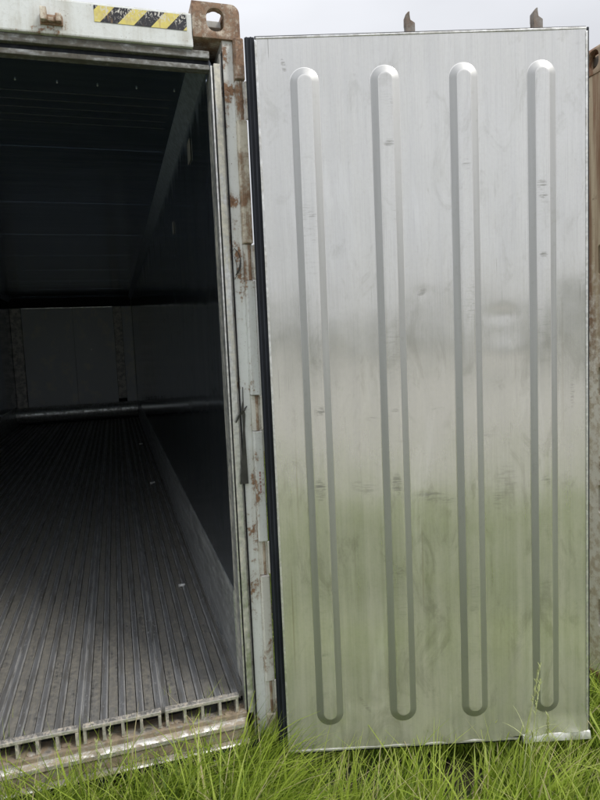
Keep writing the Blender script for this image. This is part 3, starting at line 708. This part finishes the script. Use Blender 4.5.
# broad-leaved weeds and dead straw between the blades
def leaves(name, n, x0, x1, y0, y1, tone):
    k = n//9; cx, cy = rng.uniform(x0, x1, k), rng.uniform(y0, y1, k); i = np.repeat(np.arange(k), 9)[:n]; m = len(i)
    x, y = cx[i]+rng.normal(0, .02, m), cy[i]+rng.normal(0, .02, m); ok = ~((x < .02) & (y > -.05)); x, y, i = x[ok], y[ok], i[ok]; m = len(x)
    blades(name, x, y, rng.uniform(.10, .30, m), rng.uniform(.010, .020, m), rng.uniform(.3, 1.0, m), rng.uniform(.2, 1.1, m), rng.uniform(0, 6.28, m), (tone+rng.normal(0, .1, m)).clip(0, .8), 6)
leaves('broad_leaves', 700, -1.7, .1, -.55, -.06, .22)
leaves('broad_leaves', 350, .1, 1.9, -1.1, -.45, .3)
m_ = 1500; x_, y_ = rng.uniform(-1.9, 2.2, m_), rng.uniform(-1.2, -.06, m_)
ok_ = ~((x_ > 0) & (y_ > -.13-.27*x_-.12)); x_, y_ = x_[ok_], y_[ok_]; m_ = len(x_)
blades('dead_straw', x_, y_, rng.uniform(.12, .34, m_), rng.uniform(.003, .005, m_), rng.uniform(.1, 1.5, m_), rng.uniform(.1, .7, m_), rng.uniform(0, 6.28, m_), np.full(m_, 1.), 5)

def stalk(x, y, h, lx, ly, label, seed, head=True, bladesn=3):
    rs = random.Random(seed); bm = bmesh.new(); P = []
    for i in range(13):
        s = i/12; P.append(Vector((x+lx*s**1.8, y+ly*s**1.8, -.02+h*s*(1-.10*s))))
    def sweep(pts, rad, n=5):
        L = []
        for i, p in enumerate(pts):
            d = (pts[min(i+1, len(pts)-1)]-pts[max(i-1, 0)]).normalized(); u = d.orthogonal().normalized(); v = d.cross(u); r = rad(i/(len(pts)-1))
            L.append([bm.verts.new(p+r*(math.cos(6.2832*k/n)*u+math.sin(6.2832*k/n)*v)) for k in range(n)])
        for a, b in zip(L, L[1:]):
            for k in range(n): bm.faces.new((a[k], b[k], b[(k+1) % n], a[(k+1) % n]))
    sweep(P, lambda s: .0024*(1-.5*s))
    if head:
        for i in range(26):
            s = .74+.26*i/26; j = min(11, int(s*12)); p = P[j].lerp(P[j+1], s*12-j)
            d = Vector((rs.uniform(-1, 1), rs.uniform(-1, 1), 1.9)).normalized()*rs.uniform(.010, .020)
            sweep([p, p+d*.5, p+d], lambda t: .0024*math.sin(math.pi*(.15+.8*t)), 4)
    for i in range(bladesn):
        j = rs.randint(2, 7); p = P[j]; a = rs.uniform(0, 6.28); q = [p+Vector((math.cos(a)*.10*s**1.3, math.sin(a)*.10*s**1.3, .13*s-.06*s*s)) for s in [k/6 for k in range(7)]]
        sweep(q, lambda t: .0018*(1-t)+.0003, 3)
    o = build('grass_stalk', bm, plain('stalk_green_%d' % seed, (.50, .54, .26), .5), None, smooth=True)
    o['label'] = label; o['category'] = 'grass stalk'
stalk(.78, -.47, .62, .10, .02, 'tallest pale grass stalk bending in front of the door near its free corner', 1)
stalk(.80, -.48, .56, .07, .02, 'slightly shorter pale stalk close beside the tallest one before the door', 2)
stalk(.90, -.47, .42, -.01, .0, 'thin upright grass stalk before the last ridge of the door', 3, True, 1)
stalk(-.61, -.13, .50, .01, .02, 'yellow green seeding stalk rising over the floor edge at left of the doorway', 4)
stalk(-.63, -.12, .45, -.02, .02, 'shorter seeding stalk just left of the yellow green one at the doorway', 5)

# ------------------------------------------------------------------ far wood behind the photographer (the door mirrors it)
def wood():
    n = 9000; a = rng.uniform(R(150), R(390), n); d = rng.uniform(70, 85, n); x = CAM.x+np.cos(a)*d*1.0; y = CAM.y+np.sin(a)*d
    top = 3.2+1.1*np.sin(a*9)+.8*np.sin(a*23+1); z = rng.uniform(0, 1, n)**.7*top
    V = []; F = []; s = rng.uniform(.5, 1.3, n)
    for i in range(n):
        b = len(V); u = rng.normal(0, 1, (4, 3)); u /= np.linalg.norm(u, axis=1)[:, None]
        for k in range(4): V.append((x[i]+u[k, 0]*s[i], y[i]+u[k, 1]*s[i], max(0, z[i]+u[k, 2]*s[i])))
        F += [(b, b+1, b+2), (b, b+2, b+3), (b+1, b+2, b+3)]
    me = bpy.data.meshes.new('distant_wood'); me.from_pydata(V, [], F); me.materials.append(plain('distant_foliage', (.40, .43, .36), .9, 0, .2, .4))
    o = bpy.data.objects.new('distant_wood', me); C.objects.link(o); o['kind'] = 'stuff'
wood()
